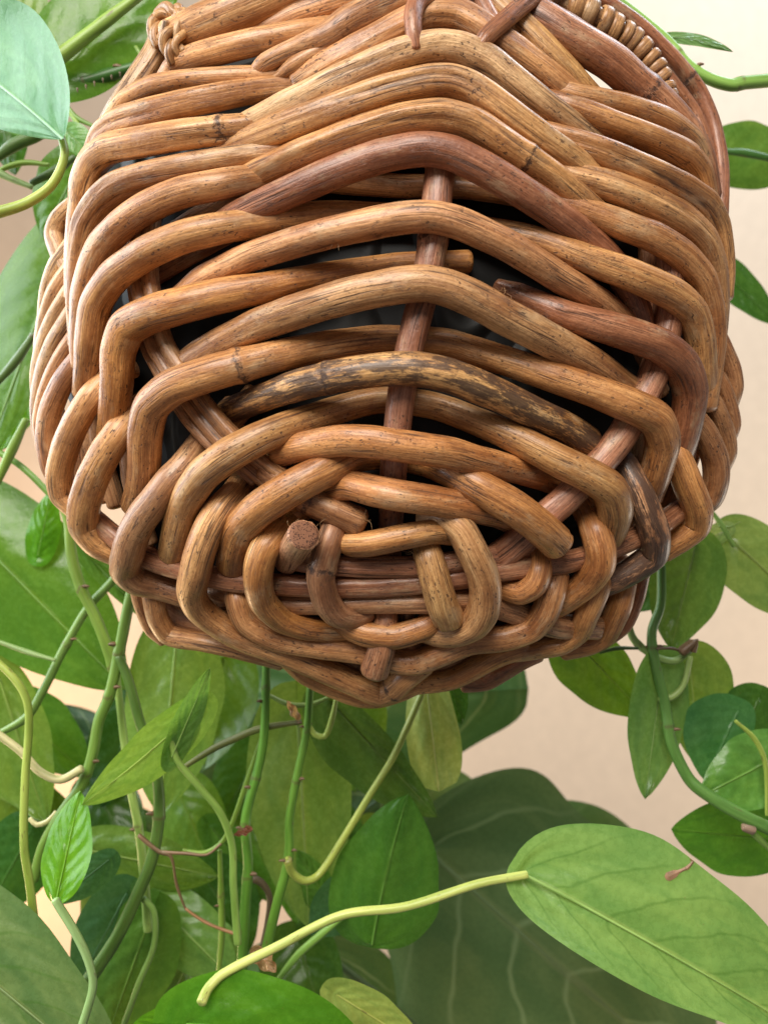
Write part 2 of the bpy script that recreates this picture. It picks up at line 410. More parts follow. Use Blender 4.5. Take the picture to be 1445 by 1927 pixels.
cane('base_rod', [(765, 1150, -30), (762, 1200, -26), (790, 1225, -24)], 20, ROSE, nodes=0)

# arches: canes that pass in front of the centre spoke
def arch(pts, r, tint, c, zl, zr, **kw): return cane('weaver', pts, r, tint, c=c, zl=zl, zr=zr, **kw)
arch([(430, 262), (475, 235), (540, 200), (640, 150), (740, 106), (800, 90), (832, 87), (870, 93), (920, 116), (969, 155), (1030, 203), (1108, 262), (1150, 300)], 29, PALE, 830, 460, 1060, facet=.07, nodes=0.38)
arch([(425, 284), (504, 252), (621, 208), (720, 172), (800, 154), (846, 152), (890, 168), (950, 210), (1014, 258), (1080, 305), (1130, 350)], 29, OCH, 835, 450, 1080, facet=.08, nodes=0.28)
arch([(450, 345), (500, 320), (566, 290), (677, 248), (760, 224), (832, 217), (890, 232), (969, 284), (1038, 332), (1090, 375), (1140, 420)], 29, TAN, 830, 480, 1100, facet=.06, nodes=0.23)
arch([(400, 440), (440, 412), (480, 392), (538, 365), (642, 320), (720, 294), (798, 281), (850, 290), (900, 313), (969, 353), (1056, 412), (1142, 484), (1190, 560), (1215, 640)], 29, RED, 820, 430, 1110, nodes=0.57,
     label='dark reddish arch over the centre spoke')
arch([(335, 570), (381, 528), (435, 500), (486, 478), (608, 441), (694, 422), (760, 410), (810, 408), (850, 416), (900, 436), (969, 471), (1056, 526), (1125, 568), (1185, 620)], 28.5, TAN, 815, 400, 1080, nodes=0.23)
arch([(330, 705), (380, 668), (435, 637), (504, 605), (642, 560), (746, 538), (798, 534), (840, 542), (884, 560), (950, 596), (1004, 625), (1108, 682), (1180, 735)], 33, OCH, 800, 420, 1080, nodes=0.32)
cane('weaver', [(428, 775, -34), (504, 744, 0), (570, 722, 24), (642, 706, 40), (720, 695, 48), (780, 694, 48), (840, 705, 44), (900, 727, 34), (955, 752, 16), (1004, 776, 0), (1060, 802, -14), (1108, 832, -26)],
     (29, 33), OCH, stain=.62, nodelist=[.3], nodes=0, label='arch cane with black bark stains', cap=True)
# its continuation below the left spoke
cane('weaver', [(440, 765, -44), (405, 800, -46), (372, 840, -30), (346, 876, 0), (320, 905, 22), (294, 940, 36), (270, 970, 42), (252, 1003, 44), (240, 1044, 40), (236, 1070, 26), (258, 1092, 4),
                (300, 1103, -20), (360, 1122, -34), (430, 1130, -44)], 30, OLD, stain=.34, nodes=0, label='side loop with black bark stains')
# lower arches
cane('weaver', [(525, 853, -10), (560, 843, 10), (642, 829, 40), (700, 831, 50), (746, 838, 52), (800, 845, 48), (850, 853, 38), (900, 867, 20), (986, 888, -20), (1045, 909, -48), (1085, 938, -48),
                (1108, 970, -18), (1120, 1000, 16), (1130, 1035, 34), (1128, 1062, 34), (1108, 1092, 16), (1073, 1122, -6), (1030, 1148, -30)], (29, 29), HONEY, nodes=0.21)
cane('weaver', [(540, 850, -20), (490, 880, -46), (455, 910, -34), (440, 930, -10), (415, 958, 22), (396, 990, 38), (380, 1030, 46), (367, 1082, 44), (361, 1115, 34), (372, 1142, 22), (398, 1166, 10), (450, 1198, 0),
                (500, 1218, -4), (560, 1240, -8), (625, 1268, -6), (694, 1298, -2), (716, 1305, 0), (740, 1296, 0), (765, 1275, -2), (800, 1250, -22)], (30, 26), TAN, nodes=0.38)
cane('weaver', [(580, 950, -40), (545, 975, -30), (522, 1003, 8), (500, 1030, 36), (489, 1060, 44), (486, 1092, 44), (496, 1132, 34), (531, 1167, 16), (580, 1183, 2), (640, 1186, -14), (700, 1180, -30)], (30, 24), HONEY, nodes=0.38)
cane('weaver', [(632, 922, -8), (660, 914, 14), (711, 926, 42), (760, 935, 50), (815, 943, 42), (884, 957, 20), (940, 972, -12), (985, 1000, -46), (1008, 1040, -20), (1014, 1072, 12), (1004, 1100, 22), (980, 1114, 14), (950, 1106, -8), (915, 1100, -30)], (30, 25), HONEY, nodes=0.27)
cane('weaver', [(640, 1020, 4, 20), (662, 1024, 20), (694, 1023, 30), (763, 1009, 34), (815, 1000, 26), (850, 1003, 6)], 25, HONEY, nodes=0.11)
cane('weaver', [(800, 975, -10), (842, 978, 22), (868, 998, 36), (888, 1035, 44), (906, 1072, 46), (914, 1110, 46), (910, 1145, 44), (893, 1173, 36), (862, 1188, 22), (825, 1190, 4), (790, 1180, -10)], (28, 30), OCH, nodes=0.19, stain=.10)
cane('weaver', [(800, 1020, -6), (808, 1050, 22), (820, 1095, 36), (834, 1140, 36), (844, 1165, 28)], (27, 30), OCH, nodes=0)
cane('weaver', [(632, 985, -4), (622, 1015, 20), (611, 1048, 32), (604, 1085, 36), (613, 1127, 32), (634, 1155, 22), (665, 1160, 0), (690, 1150, -14)], (28, 25), OLD, nodelist=[.33], nodes=0)
cane('weaver', [(640, 1166, -14), (665, 1184, 2), (694, 1194, 12), (746, 1197, 16), (798, 1181, 10), (830, 1160, -8)], 25, HONEY, nodes=0)
cane('weaver', [(446, 1100, -30), (448, 1132, -4), (464, 1170, 4), (521, 1201, 0), (608, 1217, -4), (677, 1226, -6), (746, 1244, -2), (785, 1246, 4), (830, 1229, 6), (884, 1208, 4), (952, 1200, 8), (1000, 1182, 14),
                (1025, 1152, 18), (1038, 1115, 12), (1046, 1080, -10)], 27, TAN, nodes=0.57)
cane('weaver', [(540, 1240, -24), (573, 1270, -26), (625, 1295, -24), (677, 1312, -18), (716, 1312, -16), (760, 1298, -20), (781, 1288, -20), (850, 1277, -16), (900, 1253, -14), (945, 1230, -16), (985, 1218, -26)], (20, 25), HONEY, nodes=0)
cane('weaver', [(872, 1284, -50), (914, 1280, -44), (945, 1262, -40), (983, 1240, -40), (1010, 1228, -48)], 24, RED, stain=.3, nodes=0)
cane('weaver', [(930, 1232, -24), (1004, 1222, -18), (1056, 1212, -10), (1088, 1190, -2), (1103, 1158, 6), (1122, 1115, 2), (1132, 1080, -30)], (22, 26), HONEY, nodes=0.19)
cane('weaver', [(1060, 1222, -34), (1108, 1212, -26), (1137, 1196, -18), (1151, 1172, -12), (1166, 1138, -10), (1176, 1095, -30)], 25, HONEY, nodes=0)
cane('weaver', [(1130, 1214, -44), (1175, 1180, -40), (1200, 1125, -38), (1210, 1080, -40)], 15, RED, nodes=0)
for pp in ([(262, 1060, -60), (290, 1120, -66), (340, 1165, -62), (430, 1185, -56), (520, 1205, -56), (610, 1228, -56), (690, 1262, -50), (760, 1262, -50), (840, 1246, -52), (930, 1214, -54), (1030, 1196, -54), (1120, 1160, -58), (1180, 1100, -60)],
           [(280, 1030, -80), (320, 1110, -84), (420, 1150, -84), (560, 1166, -84), (720, 1190, -84), (860, 1180, -84), (1000, 1160, -84), (1100, 1120, -84), (1170, 1050, -84)],
           [(340, 1120, -100), (460, 1180, -100), (600, 1200, -96), (700, 1232, -90), (800, 1220, -96), (930, 1180, -100), (1060, 1140, -100)]):
    cane('inner_weaver', pp, 27, OLD, nodes=0)
# cut stub that points at the viewer
stub_pts = [(540, 1060, -14), (548, 1046, 14), (560, 1024, 50), (572, 1006, 82)]
cane('stub', stub_pts, (25, 29), OLD, nodes=0, stain=.12, cap=False, label='sawn off cane end pointing at the viewer')
def stub_face():
    a = [PB(x, y, h*1.12) for x, y, h in stub_pts]; ax = (a[-1]-a[-2]).normalized(); c = a[-1]+ax*.0003
    u = ax.orthogonal().normalized(); w = ax.cross(u); R = 29*1.055*base_depth(572, 1006)*(1-92/F)/F*.97
    V = [tuple(c+ax*.0006)]; Fc = []
    rings = [(.35, .0006), (.7, .0005), (.9, .0002), (1.0, -.0008)]
    for rr, z in rings:
        for k in range(28):
            an = 2*PI*k/28; f = 1+.03*math.sin(3*an)+.02*math.sin(7*an)
            V.append(tuple(c+ax*z+u*(math.cos(an)*R*rr*f)+w*(math.sin(an)*R*rr*f)))
    for k in range(28): Fc.append((0, 1+k, 1+(k+1) % 28))
    for q in range(3):
        for k in range(28):
            Fc.append((1+q*28+k, 1+(q+1)*28+k, 1+(q+1)*28+(k+1) % 28, 1+q*28+(k+1) % 28))
    me = bpy.data.meshes.new('end_grain'); me.from_pydata(V, [], Fc); me.polygons.foreach_set('use_smooth', [True]*len(Fc))
    link('end_grain', me, M_PITH, basket)
stub_face()

# weavers that pass behind the centre spoke and turn round the side spokes
B = lambda pts, r, tint, zl, zr, **kw: cane('weaver', pts, r, tint, c=800, zl=zl, zr=zr, amp=-46, **kw)
# topmost pairs
B([(188, 285, 0, 16), (205, 232, 18, 18), (240, 188, 26, 20), (290, 162, 30, 20), (340, 151, 30, 18), (430, 146), (560, 142), (700, 140), (900, 150), (1000, 160), (1090, 180), (1180, 200, 20), (1250, 226, 30), (1300, 265, 22), (1325, 318, 0)], 21, TAN, 480, 1060, nodes=0.19)
B([(180, 290, 10), (196, 254, 30), (228, 229, 38), (294, 209, 42), (381, 188, 36), (500, 168), (640, 160), (800, 160), (960, 176), (1073, 203), (1163, 237, 26), (1229, 262, 38), (1288, 292, 42), (1312, 322, 34), (1324, 372, 14), (1330, 430, 0)],
  25, TAN, 470, 1060, facet=.07, nodes=0.27)
B([(140, 560, 4, 20), (143, 470, 14, 22), (150, 400, 26, 23), (160, 345, 36), (178, 304, 44), (208, 281, 46), (260, 270, 44), (346, 255, 40), (500, 238), (640, 228), (800, 225), (960, 240), (1056, 264), (1125, 285, 20), (1211, 322, 38), (1281, 357, 44), (1320, 386, 42), (1342, 430, 28), (1352, 500, 10), (1350, 560, 0)],
  28, OCH, 480, 1070, facet=.08, nodes=0.30)
B([(148, 650, 0, 20), (146, 560, 12, 22), (152, 480, 24, 24), (165, 420, 36), (190, 378, 44), (222, 350, 46), (270, 333, 44), (346, 317, 40), (500, 291), (640, 285), (800, 290), (960, 308), (1090, 335), (1160, 355, 24), (1229, 384, 38), (1281, 413, 44), (1322, 455, 42), (1340, 510, 28), (1345, 580, 10), (1340, 640, 0)],
  27, OCH, 480, 1090, facet=.06, nodes=0.38)
B([(150, 690, 0, 18), (152, 620, 14, 22), (160, 560, 26), (174, 504, 38), (194, 462, 44), (228, 425, 48), (277, 391, 48), (346, 362, 44), (415, 348, 34), (504, 334), (600, 338), (740, 350), (870, 352), (980, 366), (1056, 382), (1108, 400), (1177, 426, 30), (1229, 446, 42), (1281, 480, 46), (1318, 525, 44), (1334, 580, 32), (1338, 640, 20), (1332, 700, 8), (1322, 765, -4)],
  27, TAN, 470, 1080, nodes=0.28)
B([(157, 740, -6, 22), (163, 700, 10, 25), (170, 642, 28), (181, 573, 42), (215, 521, 48), (277, 476, 50), (346, 446, 48), (400, 433, 36), (504, 417), (620, 404), (760, 410), (880, 428), (1004, 452), (1090, 484), (1194, 521, 42), (1263, 553, 48), (1299, 585, 46), (1315, 635, 34), (1320, 694, 14), (1324, 740, -6)],
  28.5, TAN, 480, 1060, nodes=0.32)
cane('weaver', [(196, 868, -44, 24), (200, 845, -38, 26), (207, 812, -22, 28), (215, 770, 8, 30), (220, 711, 30, 31), (223, 660, 42, 32), (240, 616, 50, 33), (284, 592, 52, 33), (346, 574, 46, 33), (415, 557, 30, 33), (504, 541, 0, 31), (608, 521, -26, 30), (740, 500, -46, 28), (830, 494, -52, 27), (880, 493, -54, 27)],
     30, HONEY, nodes=0.23)
cane('weaver', [(935, 540, -44, 20), (975, 556, -34, 27), (1056, 592, -4), (1177, 627, 34), (1246, 654, 48), (1282, 687, 48), (1297, 736, 36), (1291, 791, 16), (1276, 850, -10), (1265, 880, -28)], 31, RED, nodes=0.23,
     label='dark reddish cane turning round the right spoke')
B([(255, 950, -30), (264, 925, -16), (271, 884, 6), (273, 815, 30), (285, 765, 44), (326, 729, 50), (398, 703, 44), (500, 676, 10), (608, 652), (711, 639), (800, 641), (850, 647), (900, 663), (1004, 697), (1108, 732, 14), (1190, 765, 42), (1232, 789, 50), (1246, 832, 40), (1234, 884, 16), (1218, 935, -14)],
  32, HONEY, 500, 1060, nodes=0.27)
B([(326, 1040, -14), (333, 1010, 2), (342, 975, 18), (360, 928, 34), (391, 886, 46), (435, 853, 48), (504, 818, 24), (608, 780, -24), (711, 753), (815, 763), (900, 794, -30), (969, 824, -8), (1038, 860, 20), (1108, 894, 46), (1145, 919, 50), (1156, 955, 38), (1150, 992, 12), (1142, 1010, -10)],
  32, OCH, 540, 1000, nodes=0.32)
cane('weaver', [(438, 1062, -10), (442, 1035, 8), (455, 995, 26), (486, 960, 42), (538, 925, 46), (608, 887, 24), (665, 860, -8), (740, 858, -44), (800, 870, -36), (850, 888, -2), (900, 916, 28), (969, 956, 46), (1021, 995, 46), (1048, 1022, 34)], (33, 32), HONEY, nodes=0.25)

# left flank loops; window glare is put into the PALE tint here
cane('weaver', [(165, 372, -20), (135, 390, -10), (112, 412, 0), (102, 440, 4), (110, 470, 0), (128, 505, -10), (160, 520, -30)], 19, PALE, nodes=0)
def flank(pts, r, tint, **kw): return cane('weaver', pts, r, tint, nodes=0.47, **kw)
flank([(165, 425, -30), (135, 462, -10), (108, 500, 2), (93, 545, 6), (88, 600, 0), (95, 660, -16), (120, 720, -40)], 18, PALE)
flank([(170, 455, -30), (135, 500, -10), (104, 548, 2), (88, 595, 4), (80, 650, 0), (84, 710, -14), (110, 780, -40)], 17, PALE)
flank([(170, 500, -30), (135, 545, -8), (104, 597, 2), (84, 650, 4), (74, 705, 2), (78, 770, -10), (100, 840, -40)], 18, PALE)
flank([(170, 545, -28), (135, 592, -6), (104, 645, 4), (84, 700, 6), (75, 760, 4), (80, 820, -8), (104, 880, -34)], 18, PALE)
flank([(175, 600, -28), (138, 640, -6), (108, 690, 6), (88, 742, 10), (80, 795, 8), (88, 850, -2), (115, 905, -28)], 19, TAN)
flank([(190, 640, -28), (150, 678, -4), (118, 722, 10), (96, 775, 16), (90, 825, 14), (100, 880, 0), (130, 930, -28)], 22, TAN)
flank([(250, 690, -40), (205, 712, -20), (170, 750, 14), (142, 797, 28), (122, 846, 28), (112, 893, 24), (118, 930, 10), (142, 955, -10), (185, 985, -34)], 25, TAN)
flank([(290, 745, -44), (252, 780, -20), (224, 816, 14), (196, 858, 32), (174, 905, 36), (160, 950, 36), (160, 990, 24), (182, 1020, 6), (225, 1042, -20), (270, 1062, -34)], 29, TAN)
cane('weaver', [(255, 1090, -44), (262, 1130, -40), (285, 1185, -36), (310, 1205, -38)], 16, OLD, nodes=0)
cane('weaver', [(275, 1080, -40), (288, 1120, -20), (298, 1165, -12), (320, 1195, -14), (381, 1207, -18), (450, 1222, -22), (530, 1244, -30)], (24, 22), TAN, nodes=0.23)
for k, (x, y) in enumerate([(180, 830), (240, 900), (210, 760), (150, 900), (160, 820)]):   # inner uprights glimpsed between the loops
    cane('upright', [(x, y-140, -60), (x+6, y, -56), (x+40, y+120, -60)], 22, OLD, nodes=0)
cane('weaver', [(300, 740, -70), (250, 640, -60), (330, 560, -70), (420, 500, -80)][1:], 22, RED, nodes=0)
cane('weaver', [(300, 460, -60), (360, 420, -62), (430, 380, -66), (540, 330, -70)], 27, OLD, nodes=0)
cane('weaver', [(290, 520, -66), (380, 470, -70), (520, 410, -80)], 24, RED, nodes=0)
cane('weaver', [(1090, 440, -50), (1150, 500, -54), (1220, 590, -60), (1260, 660, -66)], 26, RED, nodes=0)
cane('weaver', [(1100, 540, -80), (1150, 590, -80), (1210, 680, -76), (1240, 740, -74)], 24, OLD, nodes=0)
cane('weaver', [(330, 950, -56), (380, 880, -50), (430, 800, -52), (480, 740, -60)], 28, OLD, stain=.35, nodes=0)

# right flank loops
flank([(1320, 600, -20), (1348, 640, 0), (1369, 690, 8), (1376, 728, 6), (1366, 765, -14)], 22, TAN)
flank([(1325, 680, -20), (1350, 716, 2), (1367, 760, 8), (1374, 800, 4), (1362, 835, -14)], 19, TAN)
flank([(1315, 720, -18), (1343, 765, 4), (1362, 815, 12), (1366, 850, 10), (1352, 885, -10)], 20, OLD)
flank([(1290, 770, -20), (1322, 812, 4), (1344, 862, 16), (1346, 902, 16), (1334, 938, 2), (1300, 960, -20)], 26, OLD, stain=.12)
flank([(1240, 800, -44), (1274, 862, 0), (1296, 915, 26), (1311, 958, 34), (1308, 988, 24), (1284, 1010, 0), (1245, 1036, -26)], 28, HONEY)
cane('weaver', [(1150, 850, -44), (1178, 880, -18), (1201, 925, 10), (1222, 978, 30), (1232, 1012, 36), (1228, 1044, 28), (1194, 1070, 6), (1156, 1092, -10), (1110, 1110, -30)], 28, OLD, stain=.70, nodes=0,
     label='almost black bark covered loop at the lower right')
for x, y in [(1290, 850), (1320, 780), (1200, 900)]:
    cane('upright', [(x+10, y-140, -56), (x, y, -54), (x-40, y+130, -60)], 24, OLD, nodes=0)

# the top: rim rod, cane ends, handle loop
cane('rim', [(322, 76, 20), (400, 42, 30), (480, 8, 36), (583, -40, 40), (700, -80, 40)], (35, 43), OCH, facet=.02, nodes=0.57, label='thick rim rod lashed with rope')
cane('post', [(312, 60, -14), (296, 100, -8), (262, 152, -4), (226, 205, -2), (196, 262, -4), (176, 330, -10), (165, 420, -20)], (30, 22), PALE, facet=.05, nodes=0)
cane('weaver', [(300, 160, -4, 16), (330, 126, 10, 22), (372, 107, 18), (450, 86, 22), (560, 64, 14), (660, 50, -10), (780, 40, -36)], 25, TAN, nodes=0.38)
cane('weaver', [(450, 85, -20), (504, 58, -6), (556, 32, 2), (640, 5, 0), (740, -20, -20)], 28, TAN, nodes=0.17)
cane('weaver', [(466, 146, 0, 9), (500, 118, 16, 17), (545, 96, 24, 18), (608, 72, 34, 24), (660, 40, 40, 28), (729, 8, 40, 30), (800, -25, 40, 30)], 26, OCH, nodes=0)
cane('weaver', [(520, 148, 0, 10), (555, 122, 14, 16), (600, 100, 18, 18), (670, 76, 10, 20), (740, 60, -16, 20)], 18, TAN, nodes=0)
arch([(560, 160, -10), (625, 119), (694, 83), (763, 46), (800, 28), (829, 24), (862, 28), (900, 48), (952, 84), (1021, 134), (1073, 176), (1115, 216, -20)], (26, 25), TAN, 830, 560, 1060, facet=.07, nodes=0.38)
cane('weaver', [(895, -30, 20), (940, 14, 22), (983, 52, 22), (1040, 108, 12), (1095, 168, -6), (1130, 205, -24)], 26, OCH, nodes=0.13, facet=.05)
cane('weaver', [(870, -40, 36), (905, 10, 30), (935, 60, 24), (975, 96, 14)], 20, ROSE, nodes=0)
cane('handle', [(782, 92, 62, 12), (778, 62, 74, 15), (777, 28, 80), (785, 6, 78), (806, -8, 74), (850, -14, 66), (900, -30, 60)], 17, RED, nodes=0, label='glossy reddish loop round the top arch')
cane('handle', [(896, 92, 62, 10), (912, 72, 66), (958, 32, 66), (1002, -6, 60), (1050, -40, 50)], (15, 18), RED, nodes=0, facet=.09)
cane('rim', [(960, 10, 10), (1004, 30, 20), (1056, 60, 26), (1142, 112, 26), (1195, 156, 20), (1245, 200, 14), (1290, 252, 6), (1318, 310, -4), (1330, 370, -20)], (36, 30), ROSE, nodelist=[.55], nodes=0, label='thick reddish rim rod on the right')
cane('rim', [(1080, -30, -20, 18), (1145, 8, -16), (1200, 46, -14), (1267, 111, -12), (1315, 173, -10), (1343, 242, -8), (1355, 311, -4), (1356, 370, 0), (1354, 430, -4), (1356, 520, -14)], 16, RED, nodes=0.19)
cane('rim', [(1230, 120, -30), (1267, 158, -24), (1308, 215, -20), (1330, 277, -16), (1342, 350, -14), (1348, 430, -20)], 13, RED, nodes=0, stain=.1)
wr = [(960, -30, -16), (1020, -18, -12), (1056, 7, -8), (1110, 32, -8), (1155, 58, -10), (1187, 80, -12), (1214, 107, -14), (1234, 134, -18), (1248, 162, -22), (1262, 195, -26)]
core = cane('rim', wr, (30, 14), OLD, nodes=0, label='rim rod bound with pale cane strips')
# binding strips: each turn is its own strip round the rod
wp, wrad = resample([(PB(*q), (38-20*i/9)*base_depth(q[0], q[1])/F) for i, q in enumerate(wr)], .0008)
tt = [0]
for i in range(1, len(wp)): tt.append(tt[-1]+(wp[i]-wp[i-1]).length)
s = .002
while s < tt[-1]-.002:
    i = min(range(len(tt)), key=lambda j: abs(tt[j]-s)); R = wrad[i]; c = wp[i]
    tg = (wp[min(i+2, len(wp)-1)]-wp[max(i-2, 0)]).normalized()
    tg = (tg+Vector((random.uniform(-.12, .12), 0, random.uniform(-.12, .12)))).normalized()
    u = tg.orthogonal().normalized(); w = tg.cross(u); hw = R*.42*random.uniform(.85, 1.15); V = []; cy = []; Fc = []
    prof = [(-1, -.18), (-.8, -.03), (-.35, .02), (.35, .03), (.8, -.02), (1, -.18)]; ns = 32
    for k in range(ns):
        a = 2*PI*k/ns
        for (zz, dr) in prof:
            rr = R*(1+dr*1.0+.02*math.sin(a*3+s*900)); q = c+tg*(zz*hw+.0004*math.sin(a+s*500))+u*(math.cos(a)*rr)+w*(math.sin(a)*rr)
            V.append(tuple(q)); cy.append((zz*hw+s*17, s*3, a*R))
    m = len(prof)
    for k in range(ns):
        for j in range(m-1):
            k2 = (k+1) % ns; Fc.append((k*m+j, k*m+j+1, k2*m+j+1, k2*m+j))
    me = bpy.data.meshes.new('binding_strip'); me.from_pydata(V, [], Fc)
    at = me.attributes.new('cyl', 'FLOAT_VECTOR', 'POINT'); at.data.foreach_set('vector', np.array(cy, dtype=np.float32).ravel())
    me.attributes.new('node', 'FLOAT', 'POINT'); me.polygons.foreach_set('use_smooth', [True]*len(Fc))
    link('binding_strip', me, M_CANE, core, (.52, .30, .13, random.choice([0, 0, 0, .15])))
    s += hw*2.05
# rope lashing at the upper left: twisted strands
def strand(pts, r, tint, tw=3.0, n=3, name='lashing'):
    pos, rad = resample([(PB(x, y, h), r*base_depth(x, y)/F) for x, y, h in pts], .0012)
    N = len(pos)
    for q in range(n):
        out = []
        for i in range(0, N, 2):
            tg = (pos[min(i+1, N-1)]-pos[max(i-1, 0)]).normalized(); u = tg.orthogonal().normalized(); w = tg.cross(u)
            a = tw*2*PI*i/N+2*PI*q/n
            out.append((pos[i]+(u*math.cos(a)+w*math.sin(a))*rad[i]*.62, rad[i]*.66))
        me = tube_mesh(name, out, sides=12, step=.0012, facet=.04, rough=.12)
        link(name, me, M_CANE, basket, tint+(0,))
ST = (.60, .37, .17)
strand([(352, 44, 44), (338, 26, 56), (314, 22, 58), (296, 38, 52), (294, 62, 44), (306, 84, 36)], 13, ST, 1.6, 3)
strand([(322, 48, 66), (316, 70, 62), (318, 92, 52), (334, 118, 34)], 13, ST, 1.3, 2)
strand([(336, 34, 62), (340, 60, 62), (334, 84, 56), (344, 106, 40)], 10, ST, 1.3, 2)
for i in range(16):
    x = random.uniform(286, 350); y = random.uniform(14, 60); a = random.uniform(-2.6, -.5); l = random.uniform(8, 20)
    h = random.uniform(50, 66)
    me = tube_mesh('fibre', [(PB(x, y, h), .00012), (PB(x+l*.5*math.cos(a), y+l*.5*math.sin(a), h+4), .0001), (PB(x+l*math.cos(a+.4), y+l*math.sin(a+.4), h+6), .00006)], sides=5, step=.002)
    link('fibre', me, M_CANE, basket, (.62, .45, .25, 0))
# frayed splinters by the stub and spokes
for (x, y, h) in [(552, 990, 70), (598, 1000, 60), (590, 1040, 44), (580, 1068, 46), (690, 985, 30), (945, 545, 10), (772, 1038, 36), (380, 890, 52), (620, 445, 40), (660, 708, 60)]:
    for _ in range(4):
        a = random.uniform(0, 2*PI); l = random.uniform(8, 26); x0 = x+random.uniform(-8, 8); y0 = y+random.uniform(-8, 8)
        me = tube_mesh('splinter', [(PB(x0, y0, h), .00013), (PB(x0+l*.5*math.cos(a), y0+l*.5*math.sin(a), h+6), .0001), (PB(x0+l*math.cos(a+.5), y0+l*math.sin(a+.5), h+7), .00006)], sides=5, step=.002)
        link('splinter', me, M_CANE, basket, (.5, .33, .17, 0))

# ------------------------------------------------------------------ the liner inside the basket
def liner():
    V = []; Fc = []; na, nr = 72, 22
    for side in (0, 1):
        for j in range(nr+1):
            q = j/nr
            for k in range(na):
                a = 2*PI*k/na
                x = 715+628*q*math.cos(a)*(1-.10*max(0, math.sin(a))); y = 560+(680 if math.sin(a) > 0 else 500)*q*math.sin(a)
                d = base_depth(x, y)*(1+105/F)
                if side: d = d+(.14)*math.sqrt(max(0, 1-q*q))
                v = P(x, y, d); v.y += .003*noise.noise(v*25)
                V.append(tuple(v))
    off = (nr+1)*na
    for side in (0, 1):
        for j in range(nr):
            for k in range(na):
                k2 = (k+1) % na; b = side*off
                f = (b+j*na+k, b+j*na+k2, b+(j+1)*na+k2, b+(j+1)*na+k)
                Fc.append(f if side else f[::-1])
    me = bpy.data.meshes.new('pot_liner'); me.from_pydata(V, [], Fc); me.polygons.foreach_set('use_smooth', [True]*len(Fc))
    o = link('pot_liner', me, M_FILM); o['label'] = 'dark crinkled plastic liner glimpsed between the woven canes'; o['category'] = 'liner'
liner()

# ------------------------------------------------------------------ leaves and vines
G_MID = (.085, .200, .025); G_DARK = (.040, .120, .018); G_LITE = (.150, .300, .060); G_OLIVE = (.115, .215, .035)
G_BRIGHT = (.100, .290, .012); G_TEAL = (.050, .140, .055); G_PALE = (.28, .40, .15); G_GLOSS = (.14, .30, .10)
def leaf(base, tip, wl, wr, d0, d1, tint, bend=0.0, el=None, er=None, curl=0.0, mat=None, parent=None, label=None, wav=.3, lobe=.17,
         name='leaf', pk=.40, mid=True, nu=34, nv=9, e1=.8):
    SEED[0] += 1; sd = SEED[0]
    b = Vector(base); t = Vector(tip); ax = (t-b); L = ax.length; ax.normalize(); p = Vector((ax.y, -ax.x))
    ctrl = (b+t)/2+p*bend
    rl = random.Random(sd*13); cup = rl.uniform(-.1, .35)
    if el is None: el = rl.uniform(-.5, .15)*wl
    if er is None: er = rl.uniform(-.5, .15)*wr
    wmax = max((q/200)**pk*(1-q/200)**e1 for q in range(201))
    V, uv, ctr = [], [], []
    for i in range(nu+1):
        tt_ = i/nu; te = tt_**1.5
        c = b*(1-te)**2+ctrl*2*te*(1-te)+t*te**2
        dv = ((ctrl-b)*(1-te)+(t-ctrl)*te); dv.normalize(); pn = Vector((dv.y, -dv.x))
        w = (te**pk*(1-te)**e1)/wmax if 0 < te < 1 else 0
        d = d0+(d1-d0)*te-curl*math.sin(PI*te)*d0/F
        for j in range(-nv, nv+1):
            s_ = j/nv; W_ = wl if s_ > 0 else wr; e = el if s_ > 0 else er
            wob = 1+wav*.07*math.sin(te*15+sd+(3 if s_ > 0 else 0))+wav*.02*math.sin(te*23+sd*2)
            ww = w*W_*(1+(wob-1)*abs(s_))
            q = c+pn*(s_*ww)-dv*(lobe*L*(abs(s_)**2.2)*(1-te)**5)
            hh = e*(abs(s_)**1.4)*w+wav*5*abs(s_)*math.sin(te*11+sd*1.7+s_*2)*w
            hh += (9 if mat is M_BIG else 4.5)*noise.noise(Vector((te*3+sd, s_*1.5, 0)))*min(L, 300)/150 - (te-.5)**2*L*cup
            if j == 0: hh -= 2.0
            V.append(tuple(P(q.x, q.y, d*(1-hh/F)))); uv.append((te, s_, sd*.37))
        ctr.append((P(c.x, c.y, d*(1-0.5/F)), max(.3, 1.9*(1-te)**.7)*min(L, 420)/260*d/F))
    m = 2*nv+1; Fc = []
    for i in range(nu):
        for j in range(m-1): Fc.append((i*m+j, i*m+j+1, (i+1)*m+j+1, (i+1)*m+j))
    me = bpy.data.meshes.new(name); me.from_pydata(V, [], Fc)
    a = me.attributes.new('leafuv', 'FLOAT_VECTOR', 'POINT'); a.data.foreach_set('vector', np.array(uv, dtype=np.float32).ravel())
    me.polygons.foreach_set('use_smooth', [True]*len(Fc))
    o = link(name, me, mat or M_LEAF, parent, tint+(1,), label)
    if mid and L > 90:
        mm = tube_mesh('midrib', ctr, sides=8, step=.003, rough=.02)
        link('midrib', mm, M_STEM, o, (min(1, tint[0]*1.7), min(1, tint[1]*1.35), tint[2]*1.5, 1))
    return o

